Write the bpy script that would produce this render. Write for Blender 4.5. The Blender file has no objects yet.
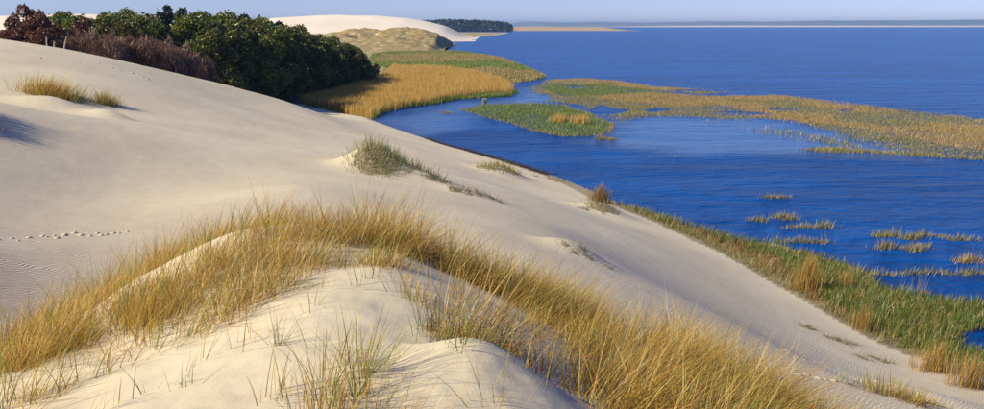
import bpy, math, random
import numpy as np
rad = math.radians
rng = np.random.default_rng(11)
random.seed(11)
scene = bpy.context.scene
col = scene.collection

# ------------------------------------------------------------------ camera, sky, sun, exposure
CAM_H, F, CX, CY, HORIZON = 15.0, 850.0, 492.0, 204.5, 25.5
PITCH = math.atan((CY - HORIZON) / F)
cam_data = bpy.data.cameras.new('camera')
cam = bpy.data.objects.new('camera', cam_data)
col.objects.link(cam)
cam.location = (0, 0, CAM_H)
cam.rotation_euler = (math.pi / 2 - PITCH, 0, 0)
cam_data.sensor_width = 36.0
cam_data.lens = 36.0 * F / 984.0
cam_data.clip_start = 0.05
cam_data.clip_end = 60000
scene.camera = cam

SUN_ELEV, SUN_AZ = 37.0, -112.0      # azimuth from +Y (view direction), clockwise: sun on the left, a little behind
world = bpy.data.worlds.new('World')
scene.world = world
world.use_nodes = True
wn = world.node_tree
bg = wn.nodes['Background']
sky = wn.nodes.new('ShaderNodeTexSky')
sky.sky_type = 'NISHITA'
sky.sun_disc = False
sky.sun_elevation = rad(SUN_ELEV)
sky.sun_rotation = rad(SUN_AZ)
sky.air_density = 1.0
sky.dust_density = 0.0
sky.ozone_density = 3.0
tintn = wn.nodes.new('ShaderNodeMix'); tintn.data_type = 'RGBA'; tintn.blend_type = 'MULTIPLY'   # cool white balance of the slide film
tintn.inputs[0].default_value = 1.0
tintn.inputs[7].default_value = (0.64, 0.75, 1.30, 1)
wn.links.new(sky.outputs[0], tintn.inputs[6])
wn.links.new(tintn.outputs[2], bg.inputs[0])
bg.inputs[1].default_value = 0.078

sd = bpy.data.lights.new('sun', 'SUN')
sun = bpy.data.objects.new('sun', sd)
col.objects.link(sun)
sd.energy = 5.0
sd.angle = rad(0.53)
sd.color = (1.0, 0.86, 0.57)
az, el = rad(SUN_AZ), rad(SUN_ELEV)
sun.rotation_euler = (math.pi / 2 - el, 0, -az + math.pi)
sun.location = (-60, -20, 60)

vs = scene.view_settings
vs.view_transform = 'Standard'
vs.look = 'None'
vs.exposure = 0.55
vs.gamma = 1.0
vs.use_curve_mapping = False
scene.cycles.use_denoising = True
scene.cycles.max_bounces = 6
scene.cycles.transparent_max_bounces = 4
scene.cycles.volume_bounces = 0

# ------------------------------------------------------------------ projection helpers (pixel -> direction only)
sp_, cp_ = math.sin(PITCH), math.cos(PITCH)
def pix_dir(px, py):
    dx = (np.asarray(px, float) - CX) / F
    dy = (CY - np.asarray(py, float)) / F
    return dx, cp_ + dy * sp_, -sp_ + dy * cp_
def at_y(px, py, y):
    dx, dy, dz = pix_dir(px, py)
    t = y / dy
    return (float(dx * t), float(y), float(CAM_H + dz * t))
def at_z(px, py, z=0.0):
    dx, dy, dz = pix_dir(px, py)
    t = (z - CAM_H) / dz
    return (float(dx * t), float(dy * t), z)
def project(x, y, z):
    zz = z - CAM_H
    f = y * cp_ - zz * sp_
    u = y * sp_ + zz * cp_
    f = np.where(f > 0.05, f, np.nan)
    return CX + F * x / f, CY - F * u / f
def in_poly(x, y, poly):
    x = np.asarray(x); y = np.asarray(y)
    inside = np.zeros(x.shape, bool)
    n = len(poly)
    for i in range(n):
        x0, y0 = poly[i][:2]; x1, y1 = poly[(i + 1) % n][:2]
        if y0 == y1: continue
        c = ((y0 > y) != (y1 > y)) & (x < (x1 - x0) * (y - y0) / (y1 - y0) + x0)
        inside ^= c
    return inside
def poly_dist(x, y, poly):
    d = np.full(np.shape(x), 1e18)
    n = len(poly)
    for i in range(n):
        ax, ay = poly[i][:2]; bx, by = poly[(i + 1) % n][:2]
        vx, vy = bx - ax, by - ay
        L = vx * vx + vy * vy + 1e-9
        t = np.clip(((x - ax) * vx + (y - ay) * vy) / L, 0, 1)
        d = np.minimum(d, (x - ax - t * vx) ** 2 + (y - ay - t * vy) ** 2)
    return np.sqrt(d)
def sstep(a, b, x):
    t = np.clip((x - a) / (b - a), 0, 1)
    return t * t * (3 - 2 * t)
def wpoly(pts):
    return [at_z(a, b) for a, b in pts]

# value noise
_perm = np.random.default_rng(5).random((256, 256))
def noise(x, y):
    xi = np.floor(x).astype(int); yi = np.floor(y).astype(int)
    fx = x - xi; fy = y - yi
    fx = fx * fx * (3 - 2 * fx); fy = fy * fy * (3 - 2 * fy)
    a = _perm[xi & 255, yi & 255]; b = _perm[(xi + 1) & 255, yi & 255]
    c = _perm[xi & 255, (yi + 1) & 255]; d = _perm[(xi + 1) & 255, (yi + 1) & 255]
    return (a * (1 - fx) + b * fx) * (1 - fy) + (c * (1 - fx) + d * fx) * fy
def fbm(x, y, o=4):
    s = 0; a = 0.5
    for i in range(o):
        s = s + a * (noise(x + 17.3 * i, y + 9.1 * i) - 0.5); a *= 0.5; x = x * 2.03; y = y * 2.03
    return s

# ------------------------------------------------------------------ the shape of the land
PTS = []                                     # control points (x, y, z)
def cp(*rows):
    for r in rows: PTS.append(at_y(*r))
# foreground grassy mound the camera stands on
cp((-150, 409, 6.8), (0, 409, 6.3), (0, 372, 8.0), (60, 334, 9.4), (130, 287, 10.2), (195, 246, 10.6), (250, 219, 10.6),
   (315, 222, 10.3), (150, 340, 7.5), (230, 292, 8.2), (300, 258, 9.0), (345, 272, 8.6), (385, 266, 8.3), (100, 409, 5.6),
   (250, 409, 5.0), (400, 409, 5.0), (200, 365, 6.2), (300, 320, 6.7), (350, 310, 6.9), (420, 300, 7.6), (500, 409, 5.2),
   (400, 350, 6.1), (470, 330, 7.2), (450, 365, 6.0), (540, 365, 7.0), (510, 400, 5.6), (480, 288, 9.2), (420, 262, 9.6),
   (550, 318, 9.2), (620, 362, 8.5), (700, 396, 8.3), (820, 428, 9.0), (650, 415, 6.6), (580, 400, 6.2))
PTS += [(0, -2, 13.2), (2.5, 1, 12.9), (-2.5, 1, 12.9), (0, 3, 12.9), (-5, 2, 12.0), (5, 2, 12.0), (-9, 2, 9.8), (8, 4, 10.4)]
# lee slope of the mound
PTS += [(-9.0, 11.5, 9.3), (-8.5, 14, 8.9), (-6.5, 14.5, 9.6), (-3.6, 15, 10.2), (-1.0, 14.5, 10.0), (1.0, 13.5, 9.9), (3.2, 13.0, 9.6), (6.0, 12.6, 8.8),
        (-4, 18.5, 9.0), (0.5, 18, 8.9), (3.6, 17.2, 8.2), (7.2, 16, 6.9), (9.5, 9.5, 8.6)]
# the hollow and the broad dune slope behind
cp((0, 300, 19.5), (0, 200, 28.5), (100, 200, 31.5), (200, 190, 35), (300, 185, 32), (0, 120, 48), (120, 120, 50), (0, 80, 64), (100, 80, 72),
   (400, 205, 32), (500, 235, 27), (600, 283, 24), (690, 325, 22), (800, 385, 18.5), (900, 425, 17), (1050, 430, 20),
   (560, 230, 35), (650, 275, 32), (740, 322, 28), (840, 375, 24.5), (330, 165, 46), (400, 168, 47), (470, 190, 45), (260, 140, 62),
   (350, 140, 75), (420, 150, 80), (500, 205, 40), (540, 195, 55), (490, 172, 72), (600, 215, 55), (650, 245, 46), (700, 270, 43), (760, 305, 38), (830, 350, 33),
   (200, 95, 85), (250, 105, 92), (0, 40, 90), (60, 48, 94), (150, 66, 98), (225, 84, 104), (300, 104, 112), (340, 115, 122),
   (-120, 28, 90), (-300, 15, 82), (-150, 92, 52), (-350, 120, 40),
   (984, 392, 30.5), (900, 409, 25.5), (984, 415, 26.5), (940, 396, 29))
# low ground behind the dune, under the wood
for px, y, z in ((-200, 112, 12), (0, 112, 10.5), (60, 118, 8.5), (150, 122, 5.5), (225, 128, 3.0), (290, 140, 1.2), (0, 150, 6), (100, 160, 4), (200, 170, 2), (300, 190, 1.0), (0, 230, 4), (200, 240, 1.5), (-200, 220, 7)):
    PTS.append(((px - CX) / F * y, y, z))
# shore points
for p in ((984, 375), (900, 350), (830, 312), (770, 283), (700, 245), (640, 220), (600, 203), (560, 184), (520, 168), (470, 152), (420, 136), (375, 121)):
    PTS.append(at_z(p[0], p[1], 0.45))
for p in ((1100, 300), (984, 303), (850, 265), (740, 240), (640, 205), (540, 160), (430, 125)):
    PTS.append(at_z(p[0], p[1], -0.4))
PTS += [(-17.5, 16, 11.2), (-22, 22, 11.6), (-25, 30, 12.0), (-28, 40, 12.3), (-14, 9, 10.6)]
PTS += [(60, 60, -2), (35, 90, -2), (15, 130, -2), (40, 20, -1.0), (30, 8, 1.5), (18, 4, 5), (-30, 5, 13), (-60, 20, 15), (-90, 60, 16), (-25, -15, 12), (15, -12, 9), (30, -8, 4)]
PTS = np.array(PTS)

OX, OY = 0.0, -4.0
def logpolar(x, y):
    dx = x - OX; dy = y - OY
    r = np.sqrt(dx * dx + dy * dy + 1.0)
    return np.arctan2(dx, dy), np.log(r)
CU, CV = logpolar(PTS[:, 0], PTS[:, 1])
def tps(du, dv):
    r2 = du * du + dv * dv + 1e-9
    return r2 * np.log(r2)
nP = len(PTS)
A = np.zeros((nP + 3, nP + 3))
A[:nP, :nP] = tps(CU[:, None] - CU[None], CV[:, None] - CV[None]) + np.eye(nP) * 0.004
A[:nP, nP] = 1; A[:nP, nP + 1] = CU; A[:nP, nP + 2] = CV
A[nP:, :nP] = A[:nP, nP:].T
RW = np.linalg.solve(A, np.concatenate([PTS[:, 2], np.zeros(3)]))
def rbf(u, v):
    out = np.empty(u.shape)
    fu = u.ravel(); fv = v.ravel(); fo = out.ravel()
    for s in range(0, fu.size, 40000):
        a = fu[s:s + 40000]; b = fv[s:s + 40000]
        fo[s:s + 40000] = tps(a[:, None] - CU[None], b[:, None] - CV[None]) @ RW[:nP] + RW[nP] + RW[nP + 1] * a + RW[nP + 2] * b
    return fo.reshape(u.shape)

LAND = [(70.0, -80.0), (45.0, 5.0)] + [p[:2] for p in wpoly([(1100, 358), (1010, 353), (975, 353), (959, 347), (957, 334), (985, 326), (1100, 336), (1100, 318), (984, 303), (940, 301), (920, 296), (880, 287), (870, 272), (850, 265), (810, 253),
    (775, 243), (740, 240), (700, 229), (660, 217), (630, 208), (606, 197), (590, 190), (560, 178), (520, 165), (490, 157), (450, 147), (420, 137), (385, 125),
    (372, 120), (378, 114), (400, 108), (440, 103), (460, 98), (512, 96), (517, 91), (505, 84), (530, 81), (545, 77), (536, 72), (506, 60), (470, 54), (420, 51),
    (440, 43.5), (470, 38), (500, 34.5), (512, 32)])] + [(-2500.0, 3600.0), (-9000.0, 3000.0), (-9000.0, -9000.0), (400.0, -9000.0)]

LIP0, LIP1 = at_y(400, 340, 6.3), at_y(560, 392, 6.1)
BUMPS = []                                   # hummocks: x, y, height, rx, ry
def hummock(px, py, y, h, rx, ry):
    x, yy, z = at_y(px, py, y); BUMPS.append((x, yy, h, rx, ry))
hummock(375, 166, 46, 1.3, 1.8, 1.5)
hummock(425, 180, 45, 0.4, 1.8, 1.0)
hummock(470, 195, 43, 0.35, 1.6, 0.9)
hummock(50, 96, 57, 0.7, 2.4, 1.6)
hummock(107, 105, 56, 0.55, 1.5, 1.2)
hummock(-46, 112, 47, 1.2, 1.0, 0.9)
hummock(-40, 126, 43, 1.0, 0.9, 0.7)
hummock(500, 170, 76, 0.8, 2.2, 2.0)
hummock(603, 205, 62, 0.75, 2.0, 1.6)
hummock(572, 254, 28, 0.4, 1.1, 0.9)
hummock(920, 398, 27.5, 0.5, 2.2, 1.4)

def height(x, y):
    x = np.asarray(x, float); y = np.asarray(y, float)
    u, v = logpolar(x, y)
    uc = np.clip(u, -2.1, 2.1)
    vc = np.minimum(v, math.log(260))
    z = rbf(uc, vc)
    w = sstep(2.1, 3.1, np.abs(u))
    if np.any(w > 0):
        m = w > 0
        zl = rbf(np.full(m.sum(), -2.1), vc[m]); zr = rbf(np.full(m.sum(), 2.1), vc[m])
        z[m] = z[m] * (1 - w[m]) + w[m] * 0.5 * (zl + zr)
    r = np.hypot(x, y)
    z = z * (1 - sstep(150, 300, r)) + 1.2 * sstep(150, 300, r)
    z = z + fbm(x * 0.35, y * 0.35) * (0.26 - 0.16 * sstep(12, 20, r)) * sstep(2, 8, r) + fbm(x * 0.06, y * 0.06, 2) * 0.7 * sstep(18, 40, r) + fbm(x * 1.3 + 5, y * 1.3) * 0.10 * (1 - 0.85 * sstep(14, 20, r))
    # wind-cut lip running down the near hump
    tx, ty = LIP1[0] - LIP0[0], LIP1[1] - LIP0[1]; tl = math.hypot(tx, ty)
    al = ((x - LIP0[0]) * tx + (y - LIP0[1]) * ty) / tl
    ac = (-(x - LIP0[0]) * ty + (y - LIP0[1]) * tx) / tl + 0.09 * np.sin(al * 2.3)
    pr = np.where(ac > 0, np.exp(-(ac / 0.10) ** 2), np.exp(-(ac / 0.75) ** 2))
    z = z + 0.24 * pr * sstep(-0.1, 0.7, al) * sstep(tl + 0.5, tl - 0.6, al)
    inside = in_poly(x, y, LAND)
    d = poly_dist(x, y, LAND)
    shore = 0.02 + 0.07 * d
    za = np.maximum(z, np.minimum(shore * 0.5, 0.25))
    cap = shore * 3 + 0.1 * d + 0.03 * np.maximum(d - 12, 0) ** 2
    k = 0.02 + 1.8 * sstep(0, 10, d)
    hh = np.clip(0.5 + 0.5 * (cap - za) / k, 0, 1)
    zl = cap * (1 - hh) + za * hh - k * hh * (1 - hh)                # smooth minimum: the foot of the dune runs out gently
    for bx, by, h, rx, ry in BUMPS:
        zl = zl + h * np.exp(-((x - bx) / rx) ** 2 - ((y - by) / ry) ** 2)
    return np.where(inside, zl, -np.minimum(1.5, 0.03 + d * 0.15))

def hit(px, py):
    """first place where the sight line meets the land (or the lake at z = 0)"""
    dx, dy, dz = [float(a) for a in pix_dir(px, py)]
    ts = np.geomspace(3.0, 600, 1500)
    z = CAM_H + dz * ts
    g = np.maximum(height(dx * ts, dy * ts), 0)
    k = np.argmax(z < g)
    t = ts[k]
    return dx * t, dy * t, g[k]

# ------------------------------------------------------------------ materials
def new_mat(name):
    m = bpy.data.materials.new(name); m.use_nodes = True
    nt = m.node_tree
    return m, nt, nt.nodes['Principled BSDF'], nt.nodes['Material Output']
def node(nt, kind, **kw):
    n = nt.nodes.new(kind)
    for k, v in kw.items(): setattr(n, k, v)
    return n
def ramp(nt, stops):
    n = nt.nodes.new('ShaderNodeValToRGB')
    e = n.color_ramp.elements
    e[0].position, e[0].color = stops[0][0], (*stops[0][1], 1)
    e[1].position, e[1].color = stops[-1][0], (*stops[-1][1], 1)
    for p, c in stops[1:-1]:
        q = e.new(p); q.color = (*c, 1)
    return n
def mixc(nt, fac, a, b, mode='MIX'):
    n = nt.nodes.new('ShaderNodeMix'); n.data_type = 'RGBA'; n.blend_type = mode
    for s, v in ((0, fac), (6, a), (7, b)):
        if hasattr(v, 'is_linked') or isinstance(v, bpy.types.NodeSocket): nt.links.new(v, n.inputs[s])
        else: n.inputs[s].default_value = v if s == 0 else (*v, 1)
    return n.outputs[2]
def mathn(nt, op, a, b=None):
    n = nt.nodes.new('ShaderNodeMath'); n.operation = op
    for i, v in enumerate((a, b)):
        if v is None: continue
        if isinstance(v, bpy.types.NodeSocket): nt.links.new(v, n.inputs[i])
        else: n.inputs[i].default_value = v
    return n.outputs[0]
def noise_tex(nt, vec, scale, detail=4, rough=0.55):
    n = nt.nodes.new('ShaderNodeTexNoise'); n.inputs['Scale'].default_value = scale
    n.inputs['Detail'].default_value = detail; n.inputs['Roughness'].default_value = rough
    if vec is not None: nt.links.new(vec, n.inputs['Vector'])
    return n

def sand_material():
    m, nt, b, out = new_mat('dune_sand')
    pos = node(nt, 'ShaderNodeNewGeometry').outputs['Position']
    n1 = noise_tex(nt, pos, 0.12, 5)
    n2 = noise_tex(nt, pos, 2.2, 6, 0.65)
    n3 = noise_tex(nt, pos, 45.0, 3, 0.7)
    c = ramp(nt, [(0.34, (0.55, 0.49, 0.365)), (0.66, (0.64, 0.58, 0.44))])
    nt.links.new(n1.outputs[0], c.inputs[0])
    c2 = ramp(nt, [(0.3, (0.88, 0.86, 0.83)), (0.65, (1, 1, 1))])
    nt.links.new(n2.outputs[0], c2.inputs[0])
    base = mixc(nt, 0.6, c.outputs[0], c2.outputs[0], 'MULTIPLY')
    c3 = ramp(nt, [(0.35, (0.80, 0.78, 0.76)), (0.6, (1, 1, 1))])
    nt.links.new(n3.outputs[0], c3.inputs[0])
    base = mixc(nt, 0.35, base, c3.outputs[0], 'MULTIPLY')
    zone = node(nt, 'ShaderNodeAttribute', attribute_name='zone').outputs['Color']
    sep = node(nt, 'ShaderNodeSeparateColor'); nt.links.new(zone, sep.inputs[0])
    # zone: R = litter / humus, G = marsh turf, B = wind ripples
    nh = noise_tex(nt, pos, 1.5, 5)
    hum = ramp(nt, [(0.3, (0.045, 0.032, 0.018)), (0.7, (0.11, 0.085, 0.04))]); nt.links.new(nh.outputs[0], hum.inputs[0])
    tur = ramp(nt, [(0.3, (0.10, 0.12, 0.035)), (0.55, (0.22, 0.18, 0.07)), (0.75, (0.30, 0.23, 0.10))]); nt.links.new(noise_tex(nt, pos, 0.35, 6).outputs[0], tur.inputs[0])
    base = mixc(nt, sep.outputs[0], base, hum.outputs[0])
    base = mixc(nt, sep.outputs[1], base, tur.outputs[0])
    base = mixc(nt, sep.outputs[2], base, (0.62, 0.605, 0.69), 'MULTIPLY')       # darker, greyer sand colour over the ripple zone
    nt.links.new(base, b.inputs['Base Color'])
    b.inputs['Roughness'].default_value = 0.95
    b.inputs['Specular IOR Level'].default_value = 0.1
    # wind ripples: bent bands about 0.11 m apart
    warp = noise_tex(nt, pos, 0.55, 3)
    mp = node(nt, 'ShaderNodeMapping'); mp.inputs['Rotation'].default_value = (0, 0, rad(45))
    add = node(nt, 'ShaderNodeVectorMath', operation='MULTIPLY_ADD')
    nt.links.new(warp.outputs[1], add.inputs[0]); add.inputs[1].default_value = (0.9, 0.9, 0); nt.links.new(pos, add.inputs[2])
    nt.links.new(add.outputs[0], mp.inputs[0])
    wv = node(nt, 'ShaderNodeTexWave', wave_type='BANDS', wave_profile='SIN')
    wv.inputs['Scale'].default_value = 2.6; wv.inputs['Distortion'].default_value = 1.6; wv.inputs['Detail'].default_value = 2; wv.inputs['Detail Scale'].default_value = 1.2
    nt.links.new(mp.outputs[0], wv.inputs[0])
    patch = ramp(nt, [(0.45, (0, 0, 0)), (0.62, (0.10, 0.10, 0.10))]); nt.links.new(noise_tex(nt, pos, 0.3, 3).outputs[0], patch.inputs[0])
    rip = mathn(nt, 'MULTIPLY', wv.outputs['Fac'], mathn(nt, 'ADD', sep.outputs[2], patch.outputs[0]))
    h = mathn(nt, 'ADD', mathn(nt, 'MULTIPLY', rip, 0.034), mathn(nt, 'MULTIPLY', n2.outputs[0], 0.018))
    h = mathn(nt, 'ADD', h, mathn(nt, 'MULTIPLY', n3.outputs[0], 0.004))
    bp = node(nt, 'ShaderNodeBump'); bp.inputs['Strength'].default_value = 0.7; bp.inputs['Distance'].default_value = 1.0
    nt.links.new(h, bp.inputs['Height']); nt.links.new(bp.outputs[0], b.inputs['Normal'])
    return m
SAND = sand_material()

def blade_material(name, transl=0.35):
    m = bpy.data.materials.new(name); m.use_nodes = True
    nt = m.node_tree; nt.nodes.clear()
    out = node(nt, 'ShaderNodeOutputMaterial')
    a = node(nt, 'ShaderNodeAttribute', attribute_name='tint').outputs['Color']
    pos = node(nt, 'ShaderNodeNewGeometry').outputs['Position']
    nz = noise_tex(nt, pos, 9.0, 2)
    r = ramp(nt, [(0.3, (0.8, 0.8, 0.8)), (0.7, (1.1, 1.1, 1.1))]); nt.links.new(nz.outputs[0], r.inputs[0])
    a = mixc(nt, 0.7, a, r.outputs[0], 'MULTIPLY')
    d = node(nt, 'ShaderNodeBsdfDiffuse'); t = node(nt, 'ShaderNodeBsdfTranslucent')
    nt.links.new(a, d.inputs[0]); nt.links.new(a, t.inputs[0])
    mx = node(nt, 'ShaderNodeMixShader'); mx.inputs[0].default_value = transl
    nt.links.new(d.outputs[0], mx.inputs[1]); nt.links.new(t.outputs[0], mx.inputs[2])
    g = node(nt, 'ShaderNodeBsdfGlossy'); g.inputs['Roughness'].default_value = 0.45; g.inputs[0].default_value = (1, 1, 1, 1)
    m2 = node(nt, 'ShaderNodeMixShader'); m2.inputs[0].default_value = 0.03
    nt.links.new(mx.outputs[0], m2.inputs[1]); nt.links.new(g.outputs[0], m2.inputs[2])
    nt.links.new(m2.outputs[0], out.inputs[0])
    return m
GRASS = blade_material('grass_blades', 0.45)
LEAF = blade_material('leaves', 0.25)
def plain_material(name, lo, hi, scale, rough=0.9):
    m, nt, b, out = new_mat(name)
    pos = node(nt, 'ShaderNodeNewGeometry').outputs['Position']
    n = noise_tex(nt, pos, scale, 5)
    r = ramp(nt, [(0.3, lo), (0.7, hi)]); nt.links.new(n.outputs[0], r.inputs[0])
    nt.links.new(r.outputs[0], b.inputs['Base Color']); b.inputs['Roughness'].default_value = rough
    b.inputs['Specular IOR Level'].default_value = 0.15
    return m
BARK = plain_material('bark', (0.05, 0.035, 0.025), (0.13, 0.10, 0.075), 6)
PALEWOOD = plain_material('weathered_wood', (0.32, 0.27, 0.21), (0.5, 0.44, 0.36), 8)
PLUMAGE_D = plain_material('dark_plumage', (0.05, 0.045, 0.04), (0.10, 0.09, 0.08), 20)
PLUMAGE_W = plain_material('white_plumage', (0.75, 0.75, 0.75), (0.85, 0.85, 0.85), 20)
BEAK = plain_material('beak_horn', (0.25, 0.16, 0.06), (0.32, 0.2, 0.08), 20)
FARHILL = plain_material('far_hill_haze_tint', (0.14, 0.17, 0.15), (0.25, 0.27, 0.22), 0.004)  # hill colour lightened to stand in for distance haze
FARSAND = plain_material('far_sand', (0.62, 0.56, 0.46), (0.72, 0.66, 0.56), 0.01)
SPIT = plain_material('spit_sand', (0.34, 0.25, 0.13), (0.46, 0.36, 0.21), 0.01)

def water_material():
    m, nt, b, out = new_mat('lake_water')
    pos = node(nt, 'ShaderNodeNewGeometry').outputs['Position']
    calm = node(nt, 'ShaderNodeAttribute', attribute_name='calm').outputs['Fac']
    mA = node(nt, 'ShaderNodeMapping'); mA.inputs['Scale'].default_value = (0.35, 1.6, 1); nt.links.new(pos, mA.inputs[0])
    nA = noise_tex(nt, mA.outputs[0], 0.03, 6, 0.7)
    deep = ramp(nt, [(0.40, (0.0008, 0.040, 0.200)), (0.60, (0.002, 0.068, 0.310))]); nt.links.new(nA.outputs[0], deep.inputs[0])
    sky_sheen = (0.035, 0.11, 0.29)  # pale sky reflection of the calm water, painted into the base colour
    nt.links.new(mixc(nt, mathn(nt, 'MULTIPLY', calm, 0.75), deep.outputs[0], sky_sheen), b.inputs['Base Color'])
    b.inputs['Roughness'].default_value = 0.2
    b.inputs['IOR'].default_value = 1.33
    nt.links.new(mathn(nt, 'ADD', mathn(nt, 'MULTIPLY', calm, 0.5), 0.03), b.inputs['Specular IOR Level'])      # low: seen through a polarising filter
    def waves(sx, sy, rot, scale, detail):
        mp = node(nt, 'ShaderNodeMapping'); mp.inputs['Scale'].default_value = (sx, sy, 1); mp.inputs['Rotation'].default_value = (0, 0, rot)
        nt.links.new(pos, mp.inputs[0])
        return noise_tex(nt, mp.outputs[0], scale, detail, 0.6).outputs[0]
    w1 = waves(1.0, 2.2, rad(14), 0.55, 3)
    w2 = waves(1.0, 2.0, rad(-20), 2.4, 3)
    w3 = waves(1.0, 2.6, rad(8), 0.08, 3)
    h = mathn(nt, 'ADD', mathn(nt, 'MULTIPLY', w1, 0.75), mathn(nt, 'MULTIPLY', w2, 0.20))
    h = mathn(nt, 'ADD', h, mathn(nt, 'MULTIPLY', w3, 3.0))
    amp = mathn(nt, 'SUBTRACT', 1.0, mathn(nt, 'MULTIPLY', calm, 0.75))
    h = mathn(nt, 'MULTIPLY', h, amp)
    bp = node(nt, 'ShaderNodeBump'); bp.inputs['Strength'].default_value = 1.0; bp.inputs['Distance'].default_value = 0.8
    nt.links.new(h, bp.inputs['Height']); nt.links.new(bp.outputs[0], b.inputs['Normal'])
    return m
WATER = water_material()

# ------------------------------------------------------------------ mesh helpers
def link(name, me, mat, parent=None, label=None, cat=None, group=None, kind=None):
    o = bpy.data.objects.new(name, me)
    if mat is not None and me is not None and len(me.materials) == 0: me.materials.append(mat)
    col.objects.link(o)
    if parent is not None: o.parent = parent
    if label: o['label'] = label
    if cat: o['category'] = cat
    if group: o['group'] = group
    if kind: o['kind'] = kind
    return o
def empty(name, loc, label, cat, group=None):
    o = bpy.data.objects.new(name, None); col.objects.link(o); o.location = loc
    o['label'] = label; o['category'] = cat
    if group: o['group'] = group
    return o
def make_mesh(name, V, loops, starts, tint=None, smooth=False, attr='tint'):
    me = bpy.data.meshes.new(name)
    V = np.ascontiguousarray(V, np.float32)
    me.vertices.add(len(V)); me.vertices.foreach_set('co', V.ravel())
    me.loops.add(len(loops)); me.loops.foreach_set('vertex_index', np.ascontiguousarray(loops, np.int32))
    me.polygons.add(len(starts)); me.polygons.foreach_set('loop_start', np.ascontiguousarray(starts, np.int32))
    if smooth: me.polygons.foreach_set('use_smooth', np.ones(len(starts), bool))
    if tint is not None:
        at = me.attributes.new(attr, 'FLOAT_COLOR', 'POINT')
        c = np.ones((len(V), 4), np.float32); c[:, :3] = tint
        at.data.foreach_set('color', c.ravel())
    me.update(calc_edges=True)
    return me
def grid_mesh(name, X, Y, Z, tint=None, attr='zone', wrap=False):
    ny, nx = X.shape
    V = np.stack([X, Y, Z], -1).reshape(-1, 3)
    idx = np.arange(nx * ny).reshape(ny, nx)
    if wrap: idx = np.concatenate([idx, idx[:, :1]], 1)
    q = np.stack([idx[:-1, :-1], idx[:-1, 1:], idx[1:, 1:], idx[1:, :-1]], -1).reshape(-1, 4)
    return make_mesh(name, V, q.ravel(), np.arange(len(q)) * 4, tint, True, attr)
def pick(palette, n, jit=0.12):
    w = np.array([p[0] for p in palette], float); w /= w.sum()
    k = rng.choice(len(palette), n, p=w)
    c = np.array([p[1] for p in palette])[k]
    return np.clip(c * (1 + rng.normal(0, jit, (n, 1))) * (1 + rng.normal(0, jit * 0.35, (n, 3))), 0.004, 0.9)
def blades(P, h, w, az, lean, bend, c0, c1, seg=4):
    """arched grass blades as tapered ribbons; returns verts, loops, starts, tint"""
    n = len(P)
    s = np.linspace(0, 1, seg + 1)
    ph = lean[:, None] + bend[:, None] * s[None]
    ds = 1.0 / seg
    hx = np.zeros((n, seg + 1)); hz = np.zeros((n, seg + 1))
    mid = 0.5 * (ph[:, 1:] + ph[:, :-1])
    hx[:, 1:] = np.cumsum(np.sin(mid) * ds, 1); hz[:, 1:] = np.cumsum(np.cos(mid) * ds, 1)
    cx = P[:, 0, None] + np.sin(az)[:, None] * hx * h[:, None]
    cy = P[:, 1, None] + np.cos(az)[:, None] * hx * h[:, None]
    cz = P[:, 2, None] + hz * h[:, None]
    sa = az + math.pi / 2 + rng.normal(0, 0.7, n)
    tw = w[:, None] * (1 - s[None] ** 1.6) * 0.5
    wx = np.sin(sa)[:, None] * tw; wy = np.cos(sa)[:, None] * tw
    L = np.stack([cx - wx, cy - wy, cz], -1)[:, :seg]
    R = np.stack([cx + wx, cy + wy, cz], -1)[:, :seg]
    T = np.stack([cx[:, seg], cy[:, seg], cz[:, seg]], -1)[:, None]
    V = np.concatenate([L, R, T], 1)
    nv = 2 * seg + 1
    f = []
    st = []
    for k in range(seg - 1):
        st.append(len(f)); f += [k, seg + k, seg + k + 1, k + 1]
    st.append(len(f)); f += [seg - 1, 2 * seg - 1, 2 * seg]
    f = np.array(f); st = np.array(st)
    loops = (np.arange(n)[:, None] * nv + f[None]).ravel()
    starts = (np.arange(n)[:, None] * len(f) + st[None]).ravel()
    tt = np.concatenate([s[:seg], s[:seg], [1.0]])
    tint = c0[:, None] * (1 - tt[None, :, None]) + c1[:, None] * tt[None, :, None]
    return V.reshape(-1, 3), loops, starts, tint.reshape(-1, 3)
def join_parts(parts):
    Vs, Ls, Ss, Ts = [], [], [], []
    vo = lo = 0
    for V, L, S, T in parts:
        Vs.append(V); Ls.append(L + vo); Ss.append(S + lo); Ts.append(T)
        vo += len(V); lo += len(L)
    return np.concatenate(Vs), np.concatenate(Ls), np.concatenate(Ss), np.concatenate(Ts)
def blade_object(name, parts, mat=GRASS, origin=None, **kw):
    V, L, S, T = join_parts(parts)
    if origin is not None: V = V - np.array(origin)
    me = make_mesh(name, V, L, S, T)
    o = link(name, me, mat, **kw)
    if origin is not None: o.location = origin
    return o
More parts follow.
